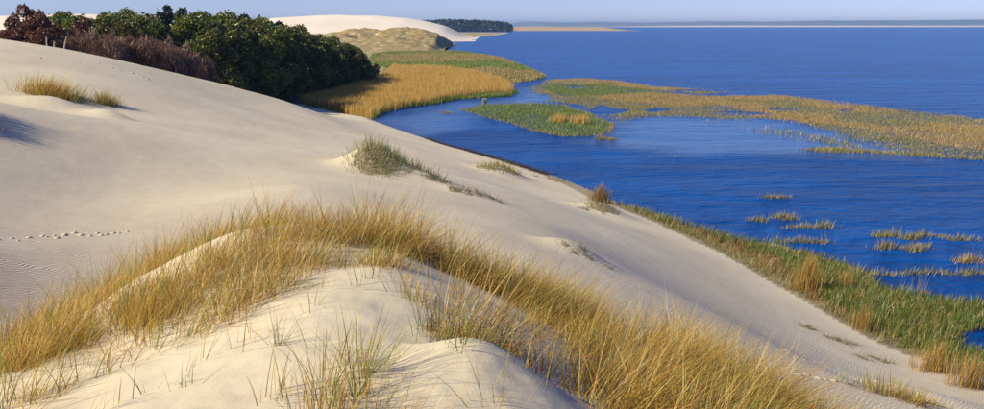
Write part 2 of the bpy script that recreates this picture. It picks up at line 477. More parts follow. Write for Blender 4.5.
def tubes(paths, sides=6):
    """paths: list of (points Nx3, radii N)"""
    Vs, Ls, Ss = [], [], []
    vo = lo = 0
    for pts, rr in paths:
        pts = np.array(pts, float); n = len(pts)
        ring = []
        for i in range(n):
            t = pts[min(i + 1, n - 1)] - pts[max(i - 1, 0)]
            t = t / (np.linalg.norm(t) + 1e-9)
            a = np.cross(t, (0.3, 0.9, 0.1)); a /= np.linalg.norm(a) + 1e-9
            b = np.cross(t, a)
            for k in range(sides):
                an = 2 * math.pi * k / sides
                ring.append(pts[i] + rr[i] * (math.cos(an) * a + math.sin(an) * b))
        Vs.append(np.array(ring))
        for i in range(n - 1):
            for k in range(sides):
                k2 = (k + 1) % sides
                Ss.append(lo); lo += 4
                Ls += [vo + i * sides + k, vo + i * sides + k2, vo + (i + 1) * sides + k2, vo + (i + 1) * sides + k]
        Ss.append(lo); lo += sides
        Ls += [vo + (n - 1) * sides + k for k in range(sides)]
        vo += n * sides
    return np.concatenate(Vs), np.array(Ls), np.array(Ss)

# ------------------------------------------------------------------ ground and lake
th = np.concatenate([np.linspace(-180, -62, 90, endpoint=False), np.linspace(-62, -37, 70, endpoint=False), np.linspace(-37, 37, 620, endpoint=False), np.linspace(37, 62, 60, endpoint=False), np.linspace(62, 180, 80, endpoint=False)])
rr = np.concatenate([np.linspace(0.05, 3.4, 14, endpoint=False), np.geomspace(3.4, 20, 210, endpoint=False), np.geomspace(20, 160, 190, endpoint=False), np.geomspace(160, 600, 50, endpoint=False), np.geomspace(600, 24000, 24)])
TH, RR = np.meshgrid(np.radians(th), rr)
GX = RR * np.sin(TH); GY = RR * np.cos(TH)
GZ = height(GX, GY)
WOOD_POLY = [((px - CX) / F * y, y) for px, y in ((-300, 116), (0, 112), (100, 116), (200, 124), (290, 150), (320, 175), (352, 195), (378, 215), (372, 245), (300, 330), (-300, 330))]
MARSH_POLY = wpoly([(300, 108), (372, 121), (440, 103), (518, 95), (545, 79), (506, 60), (420, 50.5), (390, 53), (380, 84), (340, 94)])
BELT_POLY = wpoly([(610, 199), (640, 208), (740, 236), (850, 262), (900, 285), (1000, 300), (1100, 330), (1100, 400), (984, 392), (930, 372), (880, 350), (820, 316), (760, 280), (700, 247), (620, 212)])
hum = np.where(in_poly(GX, GY, WOOD_POLY), 1.0, 0.0) * 1.0
hum = hum * np.clip(0.4 + poly_dist(GX, GY, WOOD_POLY) / 6, 0, 1)
marsh = np.maximum(np.where(in_poly(GX, GY, MARSH_POLY), 1.0, 0.0), np.where((RR > 260) & (GZ > 0), 0.75, 0))
bd = poly_dist(GX, GY, BELT_POLY); bi = in_poly(GX, GY, BELT_POLY)
marsh = np.maximum(marsh, np.where(bi, sstep(0, 1.5, bd + fbm(GX, GY) * 2), 0) * np.where(GZ < 1.6, 1, 0.2))
hum = np.maximum(hum, np.where((GZ < 0.35) & (RR < 260), 0.55, 0))
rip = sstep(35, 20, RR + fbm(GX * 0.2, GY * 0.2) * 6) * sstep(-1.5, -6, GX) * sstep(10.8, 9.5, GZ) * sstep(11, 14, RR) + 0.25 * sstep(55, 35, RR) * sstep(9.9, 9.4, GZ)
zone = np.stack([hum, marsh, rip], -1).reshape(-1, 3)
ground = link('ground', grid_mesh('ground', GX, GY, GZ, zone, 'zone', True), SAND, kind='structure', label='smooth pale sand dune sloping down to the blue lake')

rw = np.concatenate([np.geomspace(18, 400, 130, endpoint=False), np.geomspace(400, 24000, 40)])
tw_ = np.radians(np.concatenate([np.linspace(-180, -45, 40, endpoint=False), np.linspace(-45, 62, 260, endpoint=False), np.linspace(62, 180, 36, endpoint=False)]))
TW, RWg = np.meshgrid(tw_, rw)
WX = RWg * np.sin(TW); WY = RWg * np.cos(TW)
CALM = [wpoly(p) for p in (
    [(372, 121), (440, 104), (515, 97), (530, 88), (560, 100), (470, 108), (440, 128), (420, 134)],
    [(596, 122), (640, 114), (760, 119), (850, 134), (900, 155), (800, 152), (740, 150), (690, 154), (640, 146), (600, 142)])]
calm = np.zeros_like(WX)
for i_, P_ in enumerate(CALM):
    d_ = poly_dist(WX, WY, P_) * np.where(in_poly(WX, WY, P_), 1, -1) + fbm(WX * 0.1, WY * 0.1) * 10
    calm = np.maximum(calm, sstep(-5, 6, d_))
water = link('water', grid_mesh('water', WX, WY, np.zeros_like(WX), np.repeat(calm.reshape(-1, 1), 3, 1), 'calm', True), WATER, kind='structure', label='deep blue wind-rippled lake reaching to the horizon')

# ------------------------------------------------------------------ distant dunes, spit, hills
def ridge(name, prof, front, back, mat, label, n=90, m=26, rough=0.8, top_frac=0.55, seed=0, kind='structure', freq=0.02):
    """prof: list of (px, top_py); the ridge runs between the distances front and back (metres along the view)"""
    pxs = np.linspace(prof[0][0], prof[-1][0], n)
    ty = np.interp(pxs, [p[0] for p in prof], [p[1] for p in prof])
    v = np.linspace(0, 1, m)
    dist = front + (back - front) * v
    crest = front + (back - front) * top_frac
    zt = CAM_H - (ty - HORIZON) / F * crest
    edge = np.minimum(1, np.minimum(np.arange(n), n - 1 - np.arange(n)) / 12.0)
    edge = edge * edge * (3 - 2 * edge)
    prof_v = np.where(v < top_frac, np.sin(v / top_frac * math.pi / 2) ** 1.1, np.cos((v - top_frac) / (1 - top_frac) * math.pi / 2))
    X = (pxs[None] - CX) / F * crest + 0 * dist[:, None]
    Y = np.repeat(dist[:, None], n, 1)
    Z = zt[None] * prof_v[:, None] * edge[None]
    Z = Z + fbm(X * freq + seed, Y * freq) * rough * prof_v[:, None]
    Z = np.where(prof_v[:, None] < 0.02, -0.8, Z)
    return link(name, grid_mesh(name, X, Y, Z), mat, kind=kind, label=label)
ridge('distant_dune', [(225, 22), (265, 19), (300, 17), (340, 15.2), (380, 16), (410, 18.5), (432, 22.5), (452, 27.5), (468, 30.5), (478, 33)], 830, 1250, FARSAND, 'great bare white dune rising beyond the wood', rough=2.0, top_frac=0.45)
ridge('distant_dune', [(-140, 18), (-60, 16), (-20, 17), (30, 15.5), (95, 14), (150, 16), (200, 20)], 420, 640, FARSAND, 'pale bare dune glimpsed above the maroon bushes', rough=1.6, seed=4)
m_, nt_, b_, o_ = new_mat('scrub_dune')
pos_ = node(nt_, 'ShaderNodeNewGeometry').outputs['Position']
r_ = ramp(nt_, [(0.36, (0.60, 0.52, 0.38)), (0.42, (0.36, 0.27, 0.12)), (0.52, (0.24, 0.18, 0.065)), (0.66, (0.13, 0.13, 0.04))])
nt_.links.new(noise_tex(nt_, pos_, 0.22, 8, 0.75).outputs[0], r_.inputs[0]); nt_.links.new(r_.outputs[0], b_.inputs['Base Color']); b_.inputs['Roughness'].default_value = 1
SCRUBDUNE = m_
scrub_dune = ridge('scrub_dune', [(310, 38), (345, 33), (362, 31), (385, 32.5), (400, 29.5), (415, 29), (428, 32), (440, 36), (452, 38)], 440, 760, SCRUBDUNE, 'low hummocky dune patched with brown scrub before the white dune', rough=11, freq=0.05, n=170, m=110, seed=8)
ridge('sand_spit', [(470, 29.6), (490, 27.4), (512, 26.6), (535, 26.2), (560, 26.6), (590, 26.9), (615, 27.4)], 2500, 3600, SPIT, 'low straw-coloured spit reaching into the lake', rough=0.3, freq=0.004)
ridge('far_shore', [(470, 24.5), (500, 22.8), (530, 21.4), (560, 22.5), (600, 21.6), (640, 22.6), (700, 21.3), (760, 22), (820, 20.6), (900, 20.2), (984, 19.6), (1120, 20.5), (1300, 22)], 10800, 12600, FARHILL, 'hazy wooded hills on the far lake shore', n=160, m=10, rough=18, freq=0.0012)
ridge('far_beach', [(560, 25.45), (700, 25.38), (850, 25.35), (984, 25.35), (1300, 25.4)], 8700, 9180, FARSAND, 'thin pale beach along the far lake shore', n=60, m=8, rough=1, freq=0.002)

# far wood: one mass of crowns
def leaf_cards(C, size, n_each=None):
    n = len(C)
    a = rng.normal(size=(n, 3)); a /= np.linalg.norm(a, axis=1)[:, None]
    b = np.cross(a, rng.normal(size=(n, 3))); b /= np.linalg.norm(b, axis=1)[:, None] + 1e-9
    s = size[:, None]
    V = np.stack([C - a * s - b * s * 0.55, C + a * s - b * s * 0.35, C + a * s * 0.8 + b * s * 0.6, C - a * s * 0.7 + b * s * 0.45], 1)
    loops = np.arange(n * 4); starts = np.arange(n) * 4
    return V.reshape(-1, 3), loops, starts
cent = []
for k in range(420):
    px = rng.uniform(422, 511); y = rng.uniform(2150, 2650)
    top = np.interp(px, [422, 445, 475, 500, 511], [22, 20.6, 20.9, 22.3, 25])
    h = CAM_H + (HORIZON - top) / F * y + rng.normal(0, 1.3)
    q = rng.normal(size=(46, 3)) * (3.6, 3.6, 1.0)
    zz = rng.random(46) ** 0.7
    q[:, :2] *= (1.15 - zz)[:, None] * 1.2
    q[:, 2] = 0.8 + zz * h
    cent.append(q + ((px - CX) / F * y, y, 0))
cent = np.concatenate(cent)
V, L, S = leaf_cards(cent, rng.uniform(1.6, 3.2, len(cent)))
T = np.repeat(pick([(3, (0.03, 0.05, 0.022)), (2, (0.045, 0.06, 0.025)), (1, (0.055, 0.05, 0.025))], len(cent)), 4, 0)
link('far_wood', make_mesh('far_wood', V, L, S, T), LEAF, kind='stuff', label='dark blue-green pine wood on the far shore behind the white dune', cat='wood')

# ------------------------------------------------------------------ trees and shrubs of the near wood
def crown_mesh(name, lobes, n, leaf, palette, shell=0.55):
    """lobes: (x,y,z,rx,ry,rz) around a unit-height tree"""
    vol = np.array([l[3] * l[4] * l[5] for l in lobes]) ** 0.75; vol /= vol.sum()
    k = rng.choice(len(lobes), n, p=vol)
    Lb = np.array(lobes)[k]
    d = rng.normal(size=(n, 3)); d /= np.linalg.norm(d, axis=1)[:, None]
    r = shell + (1 - shell) * rng.random(n) ** 0.6
    r = np.where(rng.random(n) < 0.12, r * 1.15, r)
    C = Lb[:, :3] + d * r[:, None] * Lb[:, 3:]
    clump = fbm(C[:, 0] * 9 + C[:, 2] * 5, C[:, 1] * 9 + 3)
    keep = clump > -0.12
    C = C[keep]; k = k[keep]
    C[:, 2] *= 1.0 / np.percentile(C[:, 2], 99.7)
    V, L, S = leaf_cards(C, rng.uniform(0.6, 1.3, len(C)) * leaf)
    lobe_t = rng.normal(1, 0.16, len(lobes))[k][:, None]
    T = np.repeat(pick(palette, len(C), 0.16) * lobe_t, 4, 0)
    return make_mesh(name, V, L, S, T)
def rand_lobes(n, zlo, zhi, spread, rlo, rhi, top_taper=0.6, flat=0.8):
    out = []
    for i in range(n):
        z = zlo + (zhi - zlo) * ((i + random.random()) / n)
        t = (z - zlo) / (zhi - zlo)
        sp = spread * (1 - top_taper * t ** 1.5) * math.sqrt(random.random())
        a = random.random() * 6.283
        r = random.uniform(rlo, rhi) * (1 - 0.35 * t)
        out.append((sp * math.cos(a), sp * math.sin(a), z, r, r, r * flat))
    return out
def trunk_mesh(name, h, r, limbs, seed):
    rs = random.Random(seed)
    pts = [(0, 0, -0.03)]; x = y = 0
    for i in range(1, 6):
        x += rs.uniform(-.015, .015); y += rs.uniform(-.015, .015)
        pts.append((x, y, h * i / 5))
    paths = [(pts, [r * (1 - 0.14 * i) for i in range(6)])]
    for k in range(limbs):
        z = h * rs.uniform(0.25, 0.95); a = rs.random() * 6.283; l = rs.uniform(0.12, 0.26)
        p = [(0, 0, z), (l * .5 * math.cos(a), l * .5 * math.sin(a), z + l * .35), (l * math.cos(a), l * math.sin(a), z + l * .75)]
        paths.append((p, [r * .45, r * .3, r * .1]))
    V, L, S = tubes(paths)
    return make_mesh(name, V, L, S)
GREENS = {
    'broadleaf': [(3, (0.075, 0.11, 0.018)), (2, (0.11, 0.14, 0.024)), (1, (0.13, 0.14, 0.03))],
    'alder': [(3, (0.066, 0.104, 0.018)), (2, (0.092, 0.13, 0.024)), (1, (0.125, 0.14, 0.03))],
    'pine': [(3, (0.024, 0.042, 0.020)), (2, (0.036, 0.055, 0.026))],
    'maroon': [(3, (0.15, 0.055, 0.03)), (2, (0.11, 0.04, 0.026)), (1, (0.20, 0.09, 0.04))],
}
PROTO = {}
def proto(kind, k):
    key = (kind, k)
    if key in PROTO: return PROTO[key]
    if kind in ('broadleaf', 'alder'):
        lob = rand_lobes(26, 0.12, 0.88, 0.26, 0.09, 0.17) + [(0, 0, 0.82, 0.13, 0.13, 0.17)]
        f = ((1, 1, 1), (1.45, 1.25, 1.0), (1.25, 0.95, 0.9))[k]
        cm = crown_mesh('crown', lob, 12500, 0.0145, [(w_, tuple(a_ * b_ for a_, b_ in zip(c_, f))) for w_, c_ in GREENS[kind]], 0.6)
        tm = trunk_mesh('trunk', 0.75, 0.017, 9, k + 3)
    elif kind == 'pine':
        lob = []
        for i in range(13):
            z = 0.22 + 0.74 * i / 12; a = i * 2.4; sp = 0.17 * (1 - 0.85 * (i / 12))
            lob.append((sp * math.cos(a), sp * math.sin(a), z, 0.15 * (1.15 - 0.8 * i / 12), 0.15 * (1.15 - 0.8 * i / 12), 0.07))
        cm = crown_mesh('crown', lob, 6500, 0.016, GREENS['pine'], 0.3)
        tm = trunk_mesh('trunk', 0.93, 0.015, 12, k + 30)
    else:
        lob = rand_lobes(16, 0.12, 0.85, 0.38, 0.14, 0.22, 0.6)
        cm = crown_mesh('crown', lob, 8000, 0.02, GREENS['maroon'], 0.5)
        tm = trunk_mesh('trunk', 0.7, 0.018, 12, k + 60)
    cm.materials.append(LEAF); tm.materials.append(BARK)
    PROTO[key] = (cm, tm)
    return PROTO[key]
LAB = {'broadleaf': ('leafy_tree', 'mid-green leafy tree in the wood behind the dune', 'mid-green trees of the wood'),
       'alder': ('leafy_tree', 'dense dark green tree leafy to the ground at the wood edge by the golden reeds', 'dark trees of the wood'),
       'pine': ('pine_tree', 'dark narrow pine rising among the leafy trees of the wood', 'pines of the wood'),
       'maroon': ('maroon_tree', 'dark maroon bushy tree at the crest of the dune', 'maroon trees at the dune crest')}
SIL = [(-40, 34), (0, 36), (8, 30), (20, 20), (26, 12), (40, 8), (55, 13), (64, 22), (70, 14), (78, 9), (88, 16), (96, 17), (110, 15), (135, 12), (150, 13), (160, 17), (166, 11), (174, 8), (186, 10), (200, 12), (220, 12.5), (245, 15), (262, 17), (280, 21), (300, 26), (318, 33), (335, 36), (348, 41), (358, 46), (366, 53), (374, 63), (380, 70)]
def sil(px): return np.interp(px, [s[0] for s in SIL], [s[1] for s in SIL])
def front(px): return np.interp(px, [-60, 0, 70, 150, 225, 280, 300, 330, 350, 372, 380], [112, 112, 118, 124, 132, 150, 166, 186, 200, 214, 220])
def put_tree(kind, px, y, top, wide=1.0, k=0, label=None, group=None):
    x = (px - CX) / F * y
    g = float(height(np.array([x]), np.array([y]))[0])
    g = max(g, 0.05)
    h = CAM_H + (HORIZON - top) / F * y - g
    h = max(h, 2.2)
    nm, lb, gr = LAB[kind]
    e = empty(nm, (x, y, g), label or lb, 'tree', group if label else gr)
    e.rotation_euler.z = random.random() * 6.28
    sxy = max(h, 5.0) * wide
    e.scale = (sxy, sxy, h)
    cm, tm = proto(kind, k)
    link('trunk', tm, None, e); link('crown', cm, None, e)
    return e
# back rows make the skyline, front rows step down
for row, (dd, drop) in enumerate(((26, 0), (17, 3), (9, 8), (1, 17))):
    px = 70.0 + row * 5
    where_ = ('on the skyline of the wood', 'just below the skyline of the wood', 'half way down the wood', 'in the front row of the wood')[row]
    while px < 374:
        y = float(front(px)) + dd + random.uniform(-2.5, 2.5)
        if px > 352 and row == 0: break
        kind = 'broadleaf' if px < 165 else ('alder' if px > 235 else random.choice(['alder', 'broadleaf', 'alder']))
        if 160 < px < 192 and row < 2: kind = 'pine'
        if row == 0 and 95 < px < 300 and random.random() < 0.12: kind = 'pine'
        top = float(sil(px)) + drop * (1.0 if px < 290 else 0.75) + random.uniform(-0.8, 1.6)
        if px < 205 and row == 3: top += 14
        put_tree(kind, px, y, top, random.uniform(1.1, 1.35) * (1.0 if kind != 'pine' else 0.9) * (1.12 if px > 300 else 1.0), random.randrange(3) if kind != 'pine' else random.randrange(2),
                 {'broadleaf': 'mid-green leafy tree ', 'alder': 'dense dark green tree ', 'pine': 'dark narrow pine '}[kind] + where_ + (', behind the purple brush' if px < 215 else (', above the bare sand' if px < 300 else ', beside the golden reeds')),
                 {'broadleaf': 'mid-green trees ', 'alder': 'dark trees ', 'pine': 'pines '}[kind] + where_ + str(' behind the brush' if px < 215 else (' above the sand' if px < 300 else ' beside the reeds')))
        px += random.uniform(3.2, 4.6) / y * F * (0.8 if kind == 'pine' else 1.0)
for px, y, top, wd in ((10, 106, 30, 1.0), (24, 109, 15, 0.85), (39, 111, 6.5, 0.8), (51, 107, 12, 0.85), (60, 110, 22, 0.9), (90, 112, 19, 0.85), (-6, 108, 35, 1.0), (32, 104, 24, 1.0), (16, 103, 33, 1.0), (47, 103, 30, 1.0), (180, 119, 48, 0.75)):
    put_tree('maroon', px, y, top, wd, random.randrange(2), 'rusty brown tree between the green trees and the purple brush' if px > 85 else None) if px != 180 else None
put_tree('broadleaf', 377, 232, 62, 1.1, 1, 'small round bush at the tip of the wood above the golden reeds')

for px_, y_, top_, wd_, row_ in ((349, 206, 43, 1.0, 0), (357, 212, 46, 1.0, 1), (362, 206, 50, 1.0, 2), (366, 216, 53, 1.0, 3), (368, 209, 60, 1.15, 4), (354, 203, 58, 1.1, 5), (342, 198, 52, 1.1, 6)):
    put_tree('alder', px_, y_, top_, wd_, row_ % 3, 'dense dark green tree on the blunt lakeward end of the wood', 'trees on the lakeward end of the wood')
# purple-brown leafless brush along the dune edge
def brush_mesh(k):
    n = 3200
    a = rng.random(n) * 6.283
    q = np.sqrt(rng.random(n))
    zz = rng.random(n)
    rad_ = 0.46 * q * np.sqrt(np.clip(1 - (zz * 0.9) ** 2, 0, 1))
    P = np.stack([np.cos(a) * rad_, np.sin(a) * rad_, zz * 0.78], -1)
    P[:, 2] *= 0.75 + 0.5 * noise(P[:, 0] * 7 + k * 5, P[:, 1] * 7)
    V, L, S, T = blades(P, rng.uniform(0.08, 0.24, n), rng.uniform(0.010, 0.022, n), a + rng.normal(0, .8, n), rng.uniform(0.1, 1.1, n), rng.uniform(-0.5, 0.4, n),
                        pick([(1, (0.13, 0.075, 0.06))], n), pick([(3, (0.29, 0.145, 0.10)), (2, (0.36, 0.20, 0.14)), (1, (0.22, 0.16, 0.06))], n), 2)
    me = make_mesh('twigs', V, L, S, T); me.materials.append(LEAF)
    return me
BR = [brush_mesh(i) for i in range(3)]
def stems_mesh(k):
    rs = random.Random(k + 90)
    paths = []
    for i in range(9):
        a = rs.random() * 6.283; l = rs.uniform(.15, .4)
        paths.append(([(0.05 * math.cos(a), 0.05 * math.sin(a), -0.03), (l * .5 * math.cos(a), l * .5 * math.sin(a), .3), (l * math.cos(a), l * math.sin(a), .65)], [.014, .01, .004]))
    V, L, S = tubes(paths, 5)
    me = make_mesh('stems', V, L, S); me.materials.append(BARK)
    return me
ST = [stems_mesh(i) for i in range(2)]
px = 68.0
while px < 212:
    for dd in (0, 4.5):
        y = float(np.interp(px, [60, 150, 225], [103, 108, 114])) + dd + random.uniform(-1, 1)
        p2 = px + random.uniform(-6, 6)
        x = (p2 - CX) / F * y
        g = float(height(np.array([x]), np.array([y]))[0])
        top = float(np.interp(p2, [60, 90, 120, 150, 190, 215], [36, 36, 38, 42, 52, 66])) - dd * 1.0 + random.uniform(-2, 3)
        h = max(1.8, (CAM_H + (HORIZON - top) / F * y - g) * 1.06)
        e = empty('bare_shrub', (x, y, g), 'purple-brown leafless shrub in the brush between the sand and the green trees', 'shrub', 'leafless brush along the dune edge')
        e.scale = (h * 1.15, h * 1.15, h); e.rotation_euler.z = random.random() * 6.28
        i = random.randrange(3)
        link('stems', ST[i % 2], None, e); link('twigs', BR[i], None, e)
    px += random.uniform(11, 16)

# bleached bare stems standing before the maroon trees
for i, (px, top, base, lean, lab) in enumerate(((54.5, 37, 46, 0.0, 'thin upright bleached bare stem before the maroon trees'), (61.5, 42, 48, 0.05, 'short bleached bare stem beside the taller upright one'), (70.5, 39, 51, 0.35, 'leaning bleached bare trunk at the edge of the sand'))):
    y = 92.0
    x = (px - CX) / F * y
    g = float(height(np.array([x]), np.array([y]))[0])
    h = (base - top) / F * y
    V, L, S = tubes([([(0, 0, -0.3), (lean * h * .5, 0, h * .5), (lean * h, 0.05, h)], [0.09, 0.07, 0.035]), ([(lean * h * .55, 0, h * .55), (lean * h * .55 + .15, 0.05, h * .8)], [0.04, 0.015])], 6)
    me = make_mesh('dead_stem', V, L, S)
    o = link('dead_stem', me, PALEWOOD, label=lab, cat='dead trunk'); o.location = (x, y, g)

# ------------------------------------------------------------------ reed beds and marsh (too many stems to count)
STRAW = [(4, (0.58, 0.38, 0.09)), (3, (0.66, 0.45, 0.12)), (2, (0.50, 0.31, 0.08)), (1, (0.38, 0.25, 0.07))]
SEDGE = [(3, (0.11, 0.20, 0.022)), (3, (0.155, 0.235, 0.028)), (1, (0.24, 0.24, 0.04)), (0.7, (0.40, 0.31, 0.10))]
MIXED = [(2, (0.40, 0.29, 0.10)), (2, (0.30, 0.25, 0.08)), (1, (0.45, 0.34, 0.14)), (1, (0.16, 0.17, 0.05))]
TAN = [(3, (0.42, 0.29, 0.10)), (2, (0.47, 0.33, 0.12)), (1, (0.32, 0.25, 0.08)), (0.8, (0.24, 0.22, 0.06))]
def scatter(poly, dens, ground_fn=None, edge=0.0, patch=0.0, pscale=0.1, seed=0.0):
    xs = [p[0] for p in poly]; ys = [p[1] for p in poly]
    n = int((max(xs) - min(xs)) * (max(ys) - min(ys)) * dens)
    x = rng.uniform(min(xs), max(xs), n); y = rng.uniform(min(ys), max(ys), n)
    ok = in_poly(x, y, poly)
    x = x[ok]; y = y[ok]
    if edge > 0:
        d = poly_dist(x, y, poly)
        ok = d > edge * rng.random(len(x)) * (0.6 + noise(x * 0.4, y * 0.4)); x = x[ok]; y = y[ok]
    if patch > 0:
        ok = fbm(x * pscale + seed, y * pscale) + 0.5 > patch * (0.75 + 0.5 * rng.random(len(x))); x = x[ok]; y = y[ok]
    z = np.maximum(height(x, y), -0.15) if ground_fn is None else np.full(len(x), ground_fn)
    return np.stack([x, y, z - 0.03], -1)
def bed(P, hlo, hhi, w, palette, lean=0.2, seg=2, hn=0.3, base_dark=0.62, wind=1.3):
    n = len(P)
    h = rng.uniform(hlo, hhi, n) * (1 + hn * 2 * fbm(P[:, 0] * 0.15 + 3, P[:, 1] * 0.15))
    c = pick(palette, n, 0.14)
    return blades(P, h, np.full(n, w) * rng.uniform(.7, 1.3, n), rng.normal(wind, 0.9, n), np.abs(rng.normal(0, lean, n)), rng.uniform(0, 0.5, n), c * (base_dark + 0.3), c, seg)
# golden reed bed by the wood
A_POLY = wpoly([(296, 106), (335, 114), (372, 120), (385, 112.5), (440, 102.5), (462, 97.5), (512, 94.5), (515, 90), (500, 82), (470, 76), (420, 72.5), (392, 72.5), (378, 82), (345, 93), (310, 103)])
blade_object('golden_reeds', [bed(scatter(A_POLY, 26, edge=1.0), 1.5, 2.3, 0.075, STRAW, 0.12)], kind='stuff', label='bright golden reed bed between the dark wood and the bay', cat='reeds')
GA = wpoly([(362, 116), (372, 121), (386, 113), (400, 109.5), (440, 103.8), (460, 99.5), (512, 96.5), (520, 92), (512, 91.5), (462, 96), (440, 100.5), (400, 104), (380, 108)])
blade_object('green_sedge', [bed(scatter(GA, 36, edge=.8, patch=0.42, pscale=0.12), 0.7, 1.2, 0.09, SEDGE, 0.3)], kind='stuff', label='green sedge fringe along the water below the golden reeds', cat='sedge')
C_POLY = wpoly([(366, 66), (385, 71), (430, 71), (470, 75), (505, 83), (532, 81), (547, 77), (537, 72), (506, 60.5), (470, 54.5), (425, 52), (396, 53), (372, 57)])
pc = scatter(C_POLY, 7)
gsel = fbm(pc[:, 0] * 0.03 + 7, pc[:, 1] * 0.02) > 0.0
blade_object('marsh_grass', [bed(pc[gsel], 0.5, 1.0, 0.16, SEDGE, 0.3), bed(pc[~gsel], 0.5, 1.1, 0.16, MIXED, 0.3)], kind='stuff', label='flat olive and green marsh behind the golden reeds', cat='marsh')
# green island
D_POLY = wpoly([(458, 110), (480, 105.5), (530, 103.5), (565, 105), (600, 117), (618, 124), (612, 134), (590, 137), (560, 137), (530, 131.5), (508, 124), (480, 117)])
pd_ = scatter(D_POLY, 34, edge=0.9)
dd_ = poly_dist(pd_[:, 0], pd_[:, 1], D_POLY)
rim = dd_ < 1.1
blade_object('sedge_island', [bed(pd_[~rim], 0.4, 0.75, 0.07, SEDGE, 0.3), bed(pd_[rim], 0.4, 0.7, 0.07, MIXED, 0.3)], kind='stuff', label='bright green sedge island with a straw-coloured rim in the bay', cat='sedge')
for i, (px, py, lab) in enumerate(((559, 122, 'taller yellow reed clump on the middle of the green island'), (579, 124, 'yellow reed clump beside the green island edge, right of the taller clump'))):
    o0 = at_z(px, py); n = 320
    P = np.array(o0) + rng.normal(0, 1, (n, 3)) * (0.7, 1.0, 0)
    P[:, 2] = -0.1
    blade_object('reed_clump', [bed(P, 1.3, 1.9, 0.06, STRAW, 0.15)], origin=o0, label=('taller ' if i == 0 else 'lower ') + 'yellow reed clump standing in the green sedge island', cat='reeds')
# long reed bed between bay and open lake
E_POLY = wpoly([(526, 96), (528, 87), (545, 80), (580, 78), (616, 80.5), (660, 87), (720, 90), (800, 97), (900, 109), (984, 119), (1120, 134), (1120, 170), (984, 159), (930, 157), (880, 152), (850, 141), (800, 131), (760, 122), (700, 118.5), (650, 117), (618, 124), (600, 117), (565, 104.5), (545, 102)])
pe = scatter(E_POLY, 50, edge=5.0, patch=0.34, pscale=0.09, seed=2.0)
ppx, ppy = project(pe[:, 0], pe[:, 1], pe[:, 2])
POOLS = [wpoly(p) for p in ([(562, 108), (572, 104.5), (586, 106), (580, 109)], [(586, 112), (600, 105), (612, 108), (630, 110), (622, 114), (600, 115)], [(640, 110), (660, 108), (672, 110), (650, 113)], [(528, 92), (548, 96), (552, 100), (534, 100)])]
ok = np.ones(len(pe), bool)
for p in POOLS: ok &= ~in_poly(pe[:, 0], pe[:, 1], p)
pe = pe[ok]; ppx = ppx[ok]; ppy = ppy[ok]
GREEN_E = wpoly([(540, 88), (560, 84), (600, 85), (650, 90), (655, 93), (600, 96), (560, 96)])
g1 = in_poly(pe[:, 0], pe[:, 1], GREEN_E)
tone = 1.3 * fbm(pe[:, 0] * 0.06, pe[:, 1] * 0.035) + (pe[:, 0] / pe[:, 1] - 0.2) * 0.3 + np.clip((94 - ppy + (ppx - 560) * 0.06) * 0.012, -.15, .2)
g2 = ~g1 & (tone < -0.03); g3 = ~g1 & (tone >= -0.03)
OLIVE = [(2, (0.22, 0.22, 0.06)), (2, (0.30, 0.26, 0.08)), (1, (0.40, 0.30, 0.11))]
blade_object('lake_reeds', [bed(pe[g1], 0.3, 0.55, 0.12, SEDGE, 0.35, 1), bed(pe[g2], 0.3, 0.55, 0.11, OLIVE, 0.4, 1), bed(pe[g3], 0.35, 0.7, 0.10, TAN, 0.4, 1)], kind='stuff', label='long tan and olive reed bed dividing the bay from the open lake', cat='reeds')
E2 = wpoly([(795, 150), (830, 147), (880, 151), (930, 154), (984, 158), (1040, 161), (1040, 168), (984, 161), (920, 157), (870, 154), (820, 153)])
blade_object('sedge_strip', [bed(scatter(E2, 42, edge=1, patch=0.36, pscale=.1), 0.4, 0.8, 0.09, OLIVE, 0.3)], kind='stuff', label='thin olive sedge strip in the bay below the long reed bed', cat='sedge')
F_POLY = wpoly([(690, 119), (740, 121), (800, 131), (850, 141), (880, 152), (840, 147), (780, 138), (720, 127)])
blade_object('sparse_reeds', [bed(scatter(F_POLY, 9, edge=1, patch=0.5, pscale=.08, seed=3), 0.4, 0.8, 0.09, OLIVE, 0.3)], kind='stuff', label='sparse olive stems thinning into the bay along the reed bed', cat='reeds')

# tufts standing in the lake, each a thing of its own
TUFTS = [((757, 221, 12, 5), 'tiny round straw-coloured sedge tuft alone on the water'), ((785, 219, 14, 9), 'small upright straw-coloured sedge tuft above the long narrow one'),
         ((808, 228, 40, 6), 'long narrow sedge tuft strung out on the open water'), ((776, 198, 22, 4), 'thin sparse sedge tuft farthest out on the blue lake'),
         ((792, 242, 34, 6), 'sparse grey sedge tuft just off the green shore belt'), ((820, 243, 8, 4), 'tiny sedge tuft at the end of the sparse grey one'),
         ((910, 237, 62, 11), 'broad yellow-olive sedge patch out on the water'), ((902, 249, 46, 12), 'ragged pale sedge patch just below the broad yellow-olive one'),
         ((962, 240, 26, 5), 'short sedge tuft trailing off the broad yellow-olive patch'), ((976, 262, 34, 9), 'rusty brown sedge patch towards the open water'),
         ((925, 274, 104, 8), 'long olive sedge strip along the green shore belt'), ((606, 139, 14, 7), 'small yellow reed tuft off the tip of the green island'),
         ((484, 103.5, 6, 4), None), ((446, 113, 5, 3), 'tiny green tuft alone in the calm bay by the golden reeds')]
PALE = [(2, (0.28, 0.25, 0.13)), (2, (0.17, 0.16, 0.07)), (1, (0.38, 0.34, 0.2))]
